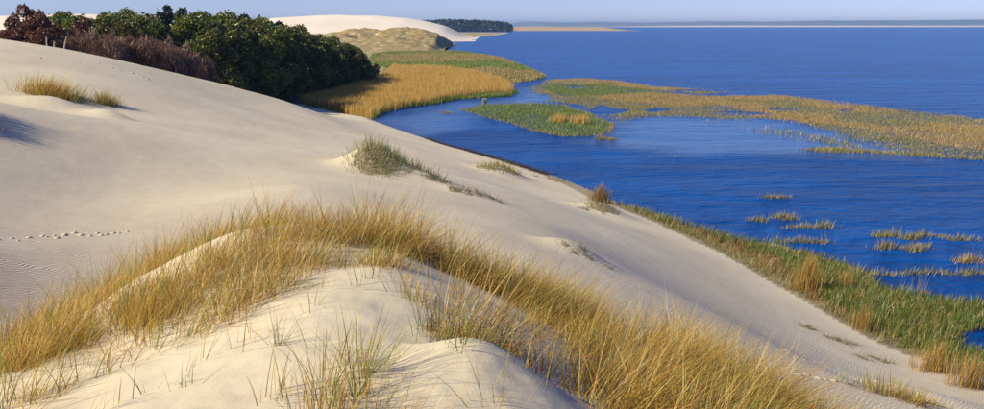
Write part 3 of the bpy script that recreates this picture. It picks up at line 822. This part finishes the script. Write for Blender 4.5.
for (px, py, wpx, hpx), lab in TUFTS:
    if lab is None: continue
    o0 = at_z(px, py); d = o0[1]
    rx = wpx / F * d / 2 * 1.12; ry = hpx / F * d / 2 * d / CAM_H * 0.55
    n = int(110 + rx * ry * 3.14 * 95)
    m = max(9, int(rx * ry * 4.5), int(rx * 2 / 0.28))
    a = rng.random(m) * 6.283; q = np.sqrt(rng.random(m))
    sx = np.linspace(-1, 1, m) + rng.uniform(-0.7, 0.7, m) / m
    sub = np.stack([rx * sx, ry * np.sqrt(np.clip(1 - sx * sx, 0, 1)) * (0.6 * np.sin(sx * 5 + px) + 0.4 * rng.uniform(-1, 1, m))], -1)
    kk = np.arange(n) % m
    sz = rng.uniform(0.5, 1.25, m)[kk]
    P = np.zeros((n, 3)); P[:, :2] = sub[kk] + np.clip(rng.normal(0, 0.24, (n, 2)), -.55, .55) * (1.25, 1.0)
    P += (o0[0], o0[1], -0.12)
    pal = PALE if 'pale' in lab or 'grey' in lab else (TAN if 'rusty' in lab else PALE + OLIVE)
    bb = bed(P, 0.35, 0.8, 0.045, pal, 0.35, 2, 0.4)
    bv = bb[0].reshape(n, -1, 3); bv[:, :, 2] = -0.12 + (bv[:, :, 2] + 0.12) * sz[:, None]
    blade_object('sedge_tuft', [bb], origin=o0, label=lab, cat='sedge tuft')

# pale dry bundle at the tip of the green island
o0 = at_z(484, 104); n = 320
a = rng.random(n) * 6.283; q = np.sqrt(rng.random(n)) * 0.42
P = np.stack([o0[0] + q * np.cos(a), o0[1] + q * np.sin(a), np.full(n, -0.1)], -1)
blade_object('reed_bundle', [bed(P, 1.15, 1.4, 0.07, [(1, (0.55, 0.5, 0.42))], 0.04, 2, 0.0)], origin=o0, label='small pale upright bundle of dry stems at the green island tip', cat='reeds')

# ------------------------------------------------------------------ shore belt below the dune
pb = scatter(BELT_POLY, 70, edge=1.6)
z0 = height(pb[:, 0], pb[:, 1])
pb = pb[(z0 < 1.5) & (z0 > -0.07) & (np.hypot(pb[:, 0], pb[:, 1]) < 130)]
bz = height(pb[:, 0], pb[:, 1])
SANDEDGE = wpoly([(610, 206), (650, 222), (700, 247), (760, 281), (820, 316), (880, 352), (930, 374), (984, 392), (1100, 410)])
de = poly_dist(pb[:, 0], pb[:, 1], SANDEDGE + SANDEDGE[::-1][1:-1])
t = 2.3 - de + fbm(pb[:, 0] * 0.3, pb[:, 1] * 0.3) * 9.0
green = t < 0.4
RUST = [(2, (0.26, 0.14, 0.05)), (2, (0.34, 0.22, 0.08)), (1, (0.15, 0.13, 0.04))]
LIME = [(3, (0.24, 0.22, 0.07)), (2, (0.33, 0.27, 0.10)), (1, (0.17, 0.19, 0.06))]
rust = ~green & (t < 2.1) & (pb[:, 1] < 62)
lime = ~green & ~rust
blade_object('shore_sedge', [bed(pb[green], 0.35, 0.75, 0.04, [(3, (0.085, 0.145, 0.016)), (3, (0.125, 0.18, 0.02)), (1.6, (0.21, 0.20, 0.035)), (1.1, (0.40, 0.26, .08))], 0.4, 3)], kind='stuff', label='lush green sedge belt along the lake shore below the sand', cat='sedge')
blade_object('shore_litter', [bed(pb[rust], 0.3, 0.7, 0.04, RUST, 0.4, 2)], kind='stuff', label='rusty brown dead growth between the green belt and the sand', cat='undergrowth')
blade_object('shore_grass', [bed(pb[lime], 0.3, 0.6, 0.03, LIME, 0.45, 3)], kind='stuff', label='pale olive grass edging the sand above the green belt', cat='grass')

def reed_clump(name, px, py, y, n, rx, ry, hlo, hhi, pal, lab, w=0.03, lean=0.06, cat='reeds', wind=1.3, bend=0.4, base=None, seg=4):
    x, yy, z = at_y(px, py, y)
    g = float(height(np.array([x]), np.array([y]))[0])
    q = np.minimum(np.abs(rng.normal(0, 0.62, n)), rng.uniform(1.0, 1.3, n)); a = rng.random(n) * 6.283
    P = np.stack([x + rx * q * np.cos(a), y + ry * q * np.sin(a), np.zeros(n)], -1)
    P[:, 2] = np.maximum(height(P[:, 0], P[:, 1]), -0.15) - 0.04
    c = pick(pal, n, 0.14)
    pr = blades(P, rng.uniform(hlo, hhi, n) * (1 - 0.22 * np.minimum(q, 1.8)) * rng.uniform(.7, 1.05, n), np.full(n, w) * rng.uniform(.6, 1.2, n), rng.normal(wind, 0.8, n), np.abs(rng.normal(lean, lean, n)), rng.uniform(0, bend, n), c * 0.8, c, seg)
    return blade_object(name, [pr], origin=(x, y, max(g, 0)), label=lab, cat=cat)
def ground_y(px, py):
    return hit(px, py)[1]
GOLD = [(3, (0.48, 0.30, 0.07)), (2, (0.56, 0.38, 0.11)), (1, (0.36, 0.22, 0.06))]
reed_clump('reed_clump', 806, 291, ground_y(806, 291), 420, 0.85, 0.7, 1.9, 2.7, GOLD, 'tall golden reed clump rising from the green shore belt', 0.028)
reed_clump('reed_clump', 846, 288, ground_y(846, 288), 90, 0.6, 0.5, 1.2, 2.0, GOLD, 'thin straggling golden reeds beside the tall golden clump', 0.022)
reed_clump('reed_clump', 862, 330, ground_y(862, 330), 160, 0.7, 0.6, 1.0, 1.9, GOLD + [(2, (0.3, 0.15, 0.05))], 'reddish gold reeds at the rusty middle of the shore belt', 0.022)
reed_clump('reed_clump', 918, 295, ground_y(918, 295), 60, 0.9, 0.6, 1.0, 1.9, [(1, (0.42, 0.34, 0.2))], 'few thin pale bent stems at the water edge of the shore belt', 0.016, 0.15)
reed_clump('reed_clump', 935, 372, ground_y(935, 372), 330, 1.0, 0.7, 1.1, 1.8, GOLD, 'golden reed stand at the foot of the sand beside the dark inlet', 0.022)
reed_clump('reed_clump', 972, 388, ground_y(972, 388), 380, 1.1, 0.7, 1.2, 1.8, GOLD + [(1, (0.45, 0.36, 0.25))], 'golden reed stand in front of the inlet next to the sandy bank', 0.022)
reed_clump('reed_clump', 600, 200, ground_y(600, 202), 460, 1.0, 0.7, 1.3, 2.1, [(2, (0.42, 0.23, 0.09)), (2, (0.42, 0.27, 0.10)), (1, (0.2, 0.19, .06))], 'russet reed tuft on the sandy shore hummock against the water', 0.035)

# ------------------------------------------------------------------ marram grass
MARRAM = [(4, (0.64, 0.43, 0.085)), (3, (0.58, 0.35, 0.06)), (2, (0.74, 0.57, 0.19)), (1.1, (0.22, 0.24, 0.06)), (1.2, (0.34, 0.17, 0.045))]
GREENM = [(3, (0.17, 0.20, 0.07)), (2, (0.26, 0.25, 0.09)), (1, (0.42, 0.32, 0.12))]
def marram_at(centres, per, hlo, hhi, pal, w=0.0068, spread=0.10, wind=1.35, wind_lean=0.30, bend=0.75, seg=4, fan=0.25):
    n = len(centres) * per
    C = np.repeat(centres, per, 0)
    off = np.clip(rng.normal(0, spread, (n, 2)), -1.9 * spread, 1.9 * spread)
    P = C.copy(); P[:, :2] += off
    P[:, 2] = height(P[:, 0], P[:, 1]) - 0.03
    cs = np.repeat(rng.uniform(0.65, 1.15, len(centres)) * np.clip(1 + 1.5 * fbm(centres[:, 0] * 0.8 + 9, centres[:, 1] * 0.8, 2), .6, 1.35), per) * rng.uniform(0.6, 1.0, n)
    # lean = wind + outward fan
    wl = np.repeat(wind_lean * rng.uniform(0.2, 1.7, len(centres)), per); wd = np.repeat(wind + rng.normal(0, 0.6, len(centres)), per)
    lx = np.sin(wd) * wl + off[:, 0] / (spread + 1e-6) * fan * 0.7 + rng.normal(0, 0.17, n)
    ly = np.cos(wd) * wl + off[:, 1] / (spread + 1e-6) * fan * 0.7 + rng.normal(0, 0.17, n)
    azm = np.arctan2(lx, ly); lean = np.minimum(np.hypot(lx, ly), 0.9)
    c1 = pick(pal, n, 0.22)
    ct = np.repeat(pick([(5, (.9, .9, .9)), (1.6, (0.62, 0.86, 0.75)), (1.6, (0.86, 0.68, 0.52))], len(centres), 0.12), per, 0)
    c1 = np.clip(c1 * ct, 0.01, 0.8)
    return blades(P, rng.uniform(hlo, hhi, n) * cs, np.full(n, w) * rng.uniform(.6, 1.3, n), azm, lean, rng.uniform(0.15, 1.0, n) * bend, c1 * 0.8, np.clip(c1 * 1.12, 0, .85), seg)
ZONES = [  # pixel outlines of where the tufts are rooted, tufts per square metre
    ('crest', [(-80, 420), (-60, 370), (0, 345), (60, 305), (130, 262), (195, 226), (250, 202), (330, 206), (335, 226), (290, 222), (250, 222), (205, 246), (140, 296), (70, 348), (0, 395), (-40, 440)], 32),
    ('front', [(-80, 430), (0, 372), (40, 350), (90, 345), (150, 305), (210, 270), (270, 236), (330, 222), (400, 238), (384, 262), (345, 268), (310, 278), (275, 300), (215, 325), (150, 362), (90, 395), (60, 430)], 44),
    ('lee', [(330, 206), (400, 222), (480, 250), (560, 285), (640, 325), (720, 365), (850, 420), (850, 470), (640, 470), (610, 400), (585, 360), (530, 320), (470, 285), (420, 262), (385, 258), (340, 230)], 20),
    ('foot', [(290, 440), (310, 385), (345, 350), (385, 340), (400, 380), (410, 440)], 40),
    ('slope', [(400, 300), (440, 290), (520, 330), (590, 370), (610, 440), (520, 440), (440, 360)], 22),
    ('bare', [(100, 400), (215, 330), (330, 280), (385, 268), (600, 380), (600, 440), (100, 440)], 3.5),
    ('face', [(100, 320), (250, 216), (320, 216), (320, 235), (220, 280), (120, 335)], 16)]
nx = 26000
mx = rng.uniform(-10, 10, nx); my = rng.uniform(3.2, 15.5, nx)
mz = height(mx, my)
mpx, mpy = project(mx, my, mz)
mpx = mpx + 80 * fbm(mx * 0.8, my * 0.8, 3); mpy = mpy + 40 * fbm(mx * 0.8 + 30, my * 0.8, 3)      # ragged outlines
dens0 = nx / (20 * 12.3)
hidden = np.zeros(nx, bool)                  # rooted behind the brow of the mound
for fr in np.linspace(0.45, 0.97, 22):
    hidden |= height(mx * fr, my * fr) > CAM_H + (mz + 0.02 - CAM_H) * fr
TOPLINE = [(-80, 375), (0, 335), (30, 305), (60, 276), (100, 252), (150, 216), (200, 196), (260, 190), (330, 198), (400, 215), (440, 230), (480, 234), (520, 248), (560, 268), (600, 290), (640, 312), (700, 342), (750, 366), (800, 388), (840, 406), (900, 425), (1000, 450)]
tpx, tpy = project(mx, my, mz + 0.52)        # grass thins out where the brow of the mound falls away
fits = tpy > np.interp(tpx, [p[0] for p in TOPLINE], [p[1] for p in TOPLINE]) - 6 - 14 * sstep(200, 100, tpx) + rng.normal(0, 6, nx)
centres = {}
taken = np.zeros(nx, bool)
prob = rng.random(nx)
for nm, poly, dn in ZONES:
    s = in_poly(mpx, mpy, poly) & ~taken & (mz > 9.9) & ~hidden
    if nm == 'crest': s |= hidden & (mz > 10.4) & (mx < -2.2) & (my > 7)
    if nm == 'lee': s |= hidden & (mz > 10.3) & (mx >= -2.2) & (my > 6.5)
    patchy = 1.0 + 8.0 * fbm(mx * 1.1 + 4, my * 1.1, 3)
    if nm in ('crest', 'front', 'lee'): taken |= s
    s = s & fits
    pmin = 0.35 if nm in ('front', 'face') else 0.06
    s = s & (prob < dn / dens0 * np.clip(patchy, pmin, 2.6))
    centres[nm] = np.stack([mx[s], my[s], mz[s]], -1)
cat_ = np.concatenate
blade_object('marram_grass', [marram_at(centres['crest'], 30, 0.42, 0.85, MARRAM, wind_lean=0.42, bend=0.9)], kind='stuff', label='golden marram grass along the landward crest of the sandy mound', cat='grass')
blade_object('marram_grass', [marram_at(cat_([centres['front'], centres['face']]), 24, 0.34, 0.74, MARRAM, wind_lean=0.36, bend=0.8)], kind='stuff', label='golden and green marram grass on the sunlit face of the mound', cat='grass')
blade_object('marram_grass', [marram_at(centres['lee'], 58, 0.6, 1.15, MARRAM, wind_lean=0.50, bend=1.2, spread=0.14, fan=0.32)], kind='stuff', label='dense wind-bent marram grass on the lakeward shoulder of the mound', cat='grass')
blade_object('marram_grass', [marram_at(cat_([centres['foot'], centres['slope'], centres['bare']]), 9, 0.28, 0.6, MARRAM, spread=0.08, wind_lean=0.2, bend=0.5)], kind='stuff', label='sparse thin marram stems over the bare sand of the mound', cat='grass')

def thatch(C, r):
    Vs, Ls, Ss = [], [], []
    vo = lo = 0; k = 10
    for c in C:
        for q, up in ((1.0, -0.03), (0.55, 0.015)):
            an = np.arange(k) * 2 * math.pi / k
            X = c[0] + r * q * np.cos(an) * rng.uniform(.8, 1.1, k); Y = c[1] + r * q * np.sin(an) * rng.uniform(.8, 1.1, k)
            Vs.append(np.stack([X, Y, height(X, Y) + up * min(1.0, r / 0.25)], -1))
        for j in range(k):
            Ss.append(lo); lo += 4; Ls += [vo + j, vo + (j + 1) % k, vo + k + (j + 1) % k, vo + k + j]
        Ss.append(lo); lo += k; Ls += [vo + k + j for j in range(k)]
        vo += 2 * k
    V = np.concatenate(Vs)
    return V, np.array(Ls), np.array(Ss), pick([(1, (0.50, 0.43, 0.29))], len(V), 0.06)
def tuft(px, py, n, r, hlo, hhi, lab, pal=MARRAM, w=0.006, wind_lean=0.2, name='marram_tuft', fan=0.3, bend=0.6, spread=None, seg=4, nc=1, ry=None, each=None):
    x, y, z = hit(px, py)
    C = np.array([[x, y, z]])
    if nc > 1:
        q = rng.normal(0, 0.5, (nc, 2))
        C = np.repeat(C, nc, 0); C[:, 0] += q[:, 0] * r; C[:, 1] += q[:, 1] * (ry or r)
        if each:
            for c in C:
                c[2] = float(height(c[:1], c[1:2])[0])
                pr = marram_at(c[None], n // nc, hlo, hhi, pal, w, spread, wind_lean=wind_lean, fan=fan, bend=bend, seg=seg)
                blade_object(name, [pr, thatch(c[None], spread * 1.5)], origin=tuple(c), label=lab, cat='grass tuft', group=each)
            return
        spread = max(spread or 0, r * 0.42)
    pr = marram_at(C, n // nc, hlo, hhi, pal, w, spread or r * 0.5, wind_lean=wind_lean, fan=fan, bend=bend, seg=seg)
    return blade_object(name, [pr, thatch(C, (spread or r * 0.5) * 1.5)], origin=(x, y, z), label=lab, cat='grass tuft')
tuft(431, 330, 60, .13, .4, .7, 'upright green and straw tuft alone on the bare sand crest', GREENM)
tuft(509, 350, 55, .12, .35, .6, 'small straw tuft on the shaded sand by the dense grass')
tuft(366, 372, 70, .14, .4, .7, 'loose tall tuft on the sunlit sand slope', MARRAM)
tuft(278, 345, 18, .06, .3, .5, 'three thin dark stems alone on the bright sand', GREENM)
tuft(20, 278, 1, .01, .5, .5, 'x') if False else None
# tufts out on the dune
tuft(46, 95, 1300, 1.6, 1.5, 2.4, 'large golden grass tussock on the open dune slope', [(3, (0.62, 0.41, 0.09)), (1, (0.48, 0.30, 0.07)), (1, (0.70, 0.52, 0.18))], .03, .35, 'grass_tussock', nc=10, spread=.35, ry=.6)
tuft(108, 105, 480, .8, 1.1, 1.8, 'smaller golden grass tussock beside the large one on the open dune', [(3, (0.56, 0.36, 0.09)), (1, (0.42, 0.27, 0.07))], .028, .3, 'grass_tussock', nc=5, spread=.3, ry=.4)
tuft(80, 99, 120, .4, .4, .8, 'thin low grass tuft between the two golden tussocks', MARRAM, .03, .3, 'grass_tussock', nc=4, spread=.2, each='low grass between the tussocks')
for px_, py_, lb_ in ((-46, 110, 'golden grass tussock on the open dune whose shadow reaches past the large tussock'), (-40, 124, 'tall golden grass tussock on the open dune behind the long shadow')):
    tuft(px_, py_, 420, .6, 1.3, 2.0, lb_, MARRAM, .04, .2, 'grass_tussock', nc=6, spread=.35, ry=.5)
tuft(383, 157, 1500, 1.35, .45, .9, 'grey-green grass cap on the sand hummock in mid slope', [(3, (0.24, 0.27, 0.11)), (2, (0.36, 0.32, 0.12)), (1, (0.5, 0.36, 0.13))], .025, .25, 'grass_tussock', nc=22, spread=.3, ry=1.2)
tuft(432, 178, 200, 1.3, .25, .5, 'low grey-green grass tuft trailing down from the hummock', [(2, (0.19, 0.22, 0.10)), (1, (0.34, 0.26, 0.11))], .022, .3, 'grass_tussock', nc=9, spread=.22, ry=.5, each='grass trailing from the hummock')
tuft(468, 192, 260, 1.4, .25, .5, 'low grass tuft at the far end of the grass trailing from the hummock', [(2, (0.19, 0.22, 0.10)), (1, (0.30, 0.24, 0.11))], .022, .3, 'grass_tussock', nc=10, spread=.22, ry=.6, each='last grass below the hummock')
tuft(502, 168, 420, 1.6, .5, .9, 'yellow-green grass tuft on the shore hummock above the bay', [(2, (0.34, 0.31, 0.09)), (2, (0.54, 0.39, 0.11))], .04, .2, 'grass_tussock', nc=12, spread=.35, ry=.8)
tuft(553, 180, 200, 1.5, .3, .55, 'thin green grass tuft along the shore beyond the yellow-green tuft', [(1, (0.24, 0.24, 0.09)), (1, (0.34, 0.28, 0.12))], .035, .3, 'grass_tussock', nc=10, spread=.3, ry=.9, each='thin grass along the shore')
tuft(596, 207, 300, 1.2, .3, .6, 'low olive grass at the foot of the russet reed tuft', [(1, (0.26, 0.25, 0.08)), (1, (0.38, 0.30, 0.11))], .03, .3, 'grass_tussock', nc=10, spread=.3, ry=.6)
tuft(578, 250, 160, .7, .2, .4, 'small sparse grass tuft on the sand knob behind the mound', [(2, (0.24, 0.22, 0.09)), (1, (0.36, 0.28, 0.12))], .014, .3, 'grass_tussock', nc=7, spread=.15, ry=.4, each='grass on the sand knob')
tuft(808, 328, 130, .5, .25, .45, 'small pale grass tuft on the smooth sand near the shore belt', LIME, .02, .3, 'grass_tussock', nc=6, spread=.2, ry=.5, each='pale tufts on the smooth sand')
tuft(842, 342, 150, .6, .25, .45, 'pale grass tuft at the sand edge below the rusty growth', LIME, .02, .3, 'grass_tussock', nc=6, spread=.2, ry=.5, each='pale tufts at the sand edge')
tuft(880, 362, 160, .7, .25, .45, 'pale grass tuft low on the sand close to the golden reeds', LIME, .02, .3, 'grass_tussock', nc=6, spread=.2, ry=.5, each='pale tufts close to the reeds')
tuft(890, 396, 520, .9, .4, .7, 'leaning straw grass tuft on the crest of the sandy bank', LIME + MARRAM, .016, .4, 'grass_tussock', nc=14, spread=.25, ry=.6, each='straw tufts on the sandy bank')
tuft(930, 404, 120, .4, .3, .5, 'small straw tuft on the sandy bank in front of the reeds', MARRAM, .014, .3, 'grass_tussock', nc=4, spread=.15, ry=.4)
# edge grass along the sand above the belt
EDGE = wpoly([(612, 208), (650, 220), (700, 246), (760, 281), (820, 316), (880, 352), (930, 376), (984, 394), (984, 386), (935, 366), (880, 340), (820, 306), (760, 272), (700, 238), (650, 216)])
pg = scatter(EDGE, 60, patch=0.40, pscale=0.5)
blade_object('shore_grass', [bed(pg, 0.25, 0.55, 0.022, LIME, 0.45, 3)], kind='stuff', label='narrow band of short olive grass where the sand ends', cat='grass')

# ------------------------------------------------------------------ footprints: small pushed-up sand rims in trails
def footprints(line, n, name, lab, size=0.16):
    Vs, Ls, Ss = [], [], []
    vo = lo = 0
    for i in range(n):
        t = i / (n - 1)
        px = np.interp(t, np.linspace(0, 1, len(line)), [p[0] for p in line]) + rng.normal(0, 2.0)
        py = np.interp(t, np.linspace(0, 1, len(line)), [p[1] for p in line]) + rng.normal(0, 1.3)
        x, y, z = hit(px, py)
        s = size * rng.uniform(.6, 1.2); a = rng.uniform(-.6, .6)
        k = 9
        an = np.linspace(0, 2 * math.pi, k, endpoint=False)
        X = x + s * np.cos(an) * 1.0; Y = y + s * np.sin(an) * 0.8
        X2 = x + s * 0.55 + s * 0.3 * np.cos(an); Y2 = y + s * 0.5 * np.sin(an)
        Vs.append(np.concatenate([np.stack([X, Y, height(X, Y) - 0.02], -1), np.stack([X2, Y2, height(X2, Y2) + 0.30 * s], -1)]))
        for j in range(k):
            Ss.append(lo); lo += 4
            Ls += [vo + j, vo + (j + 1) % k, vo + k + (j + 1) % k, vo + k + j]
        Ss.append(lo); lo += k
        Ls += [vo + k + j for j in range(k)]
        vo += 2 * k
    me = make_mesh(name, np.concatenate(Vs), np.array(Ls), np.array(Ss), np.zeros((vo, 3)), True, 'zone')
    return link(name, me, SAND, kind='stuff', label=lab, cat='footprints')
footprints([(-30, 240), (40, 237), (80, 235), (125, 234)], 22, 'footprints', 'trail of pale footprints across the rippled hollow', 0.11)
footprints([(740, 362), (790, 374), (830, 380), (872, 381)], 14, 'footprints', 'trail of bright footprints leading over the sand to the bank', 0.13)
footprints([(770, 345), (800, 360), (850, 365)], 9, 'footprints', 'fainter short line of footprints above the bright trail', 0.08)
footprints([(40, 58), (100, 63), (130, 74), (150, 78)], 10, 'footprints', 'scattered marks on the sand below the purple brush', 0.2)

# dark wrack of dead stems washed up below the dune
line = wpoly([(428, 139.5), (450, 147.5), (470, 152), (490, 157.5), (520, 166), (548, 175)])
tt = rng.random(2600) * (len(line) - 1)
P = np.stack([np.interp(tt, range(len(line)), [p[i] for p in line]) for i in range(2)] + [np.zeros(2600)], -1)
P[:, 0] -= np.abs(rng.normal(0, 0.35, 2600)); P[:, 1] -= np.abs(rng.normal(0, 0.9, 2600))
P[:, 2] = np.maximum(height(P[:, 0], P[:, 1]), 0) + 0.01
c = pick([(2, (0.06, 0.045, 0.03)), (1, (0.14, 0.10, 0.05))], len(P))
blade_object('wrack', [blades(P, rng.uniform(.3, .9, len(P)), np.full(len(P), .06), rng.normal(1.9, 0.8, len(P)), rng.uniform(1.1, 1.5, len(P)), np.zeros(len(P)), c, c, 2)], kind='stuff', label='dark wrack of dead stems along the waterline below the dune', cat='wrack')

# ------------------------------------------------------------------ water bird
def water_bird(px, py):
    o0 = at_z(px, py)
    e = empty('water_bird', o0, 'small dark water bird with a white flank swimming in the bay', 'bird')
    e.rotation_euler.z = rad(20)
    u = np.linspace(0, 1, 11); k = 10
    def loft(name, pts, rx, rz, mat):
        V = []; L = []; S = []; lo = 0
        for p, a, b in zip(pts, rx, rz):
            for j in range(k):
                an = 2 * math.pi * j / k
                V.append((p[0], p[1] + a * math.cos(an), p[2] + b * math.sin(an)))
        for i in range(len(pts) - 1):
            for j in range(k):
                S.append(lo); lo += 4
                L += [i * k + j, i * k + (j + 1) % k, (i + 1) * k + (j + 1) % k, (i + 1) * k + j]
        link(name, make_mesh(name, np.array(V), np.array(L), np.array(S), None, True), mat, e)
    loft('body', [(-.24 + .44 * t, 0, .05 + .06 * (1 - t) ** 3) for t in u], [0.01 + .11 * math.sin(math.pi * t) ** .7 for t in u], [.01 + .09 * math.sin(math.pi * t) ** .7 for t in u], PLUMAGE_W)
    loft('wing', [(-.24 + .34 * t, 0, .085 + .04 * (1 - t) ** 3) for t in u], [0.01 + .115 * math.sin(math.pi * t) ** .7 for t in u], [.008 + .06 * math.sin(math.pi * t) ** .7 for t in u], PLUMAGE_D)
    loft('neck', [(.13, 0, .06), (.18, 0, .14), (.18, 0, .22), (.20, 0, .27)], [.05, .035, .028, .01], [.05, .035, .03, .01], PLUMAGE_D)
    loft('head', [(.14, 0, .26), (.17, 0, .265), (.21, 0, .265), (.25, 0, .255)], [.01, .035, .033, .01], [.01, .035, .033, .01], PLUMAGE_D)
    loft('beak', [(.24, 0, .257), (.28, 0, .25), (.31, 0, .247)], [.014, .01, .003], [.012, .008, .003], BEAK)
water_bird(677, 157.5)

# ------------------------------------------------------------------ air
def haze_box():
    X, Y0, Z0, Z1 = 13000.0, -13000.0, -3.0, 75.0
    V = np.array([(sx * X, sy * X, z) for z in (Z0, Z1) for sx, sy in ((-1, -1), (1, -1), (1, 1), (-1, 1))])
    Fs = [(0, 3, 2, 1), (4, 5, 6, 7), (0, 1, 5, 4), (1, 2, 6, 5), (2, 3, 7, 6), (3, 0, 4, 7)]
    me = make_mesh('haze', V, np.array(Fs).ravel(), np.arange(6) * 4)
    m = bpy.data.materials.new('haze'); m.use_nodes = True
    nt = m.node_tree; nt.nodes.clear()
    out = node(nt, 'ShaderNodeOutputMaterial'); v = node(nt, 'ShaderNodeVolumePrincipled')
    v.inputs['Color'].default_value = (0.30, 0.55, 1.0, 1)
    v.inputs['Density'].default_value = HAZE_DENSITY
    v.inputs['Anisotropy'].default_value = 0.2
    nt.links.new(v.outputs[0], out.inputs['Volume'])
    link('haze', me, m, kind='stuff', label='thin blue haze over the lake and the far shore', cat='haze')
HAZE_DENSITY = 8.5e-5
haze_box()
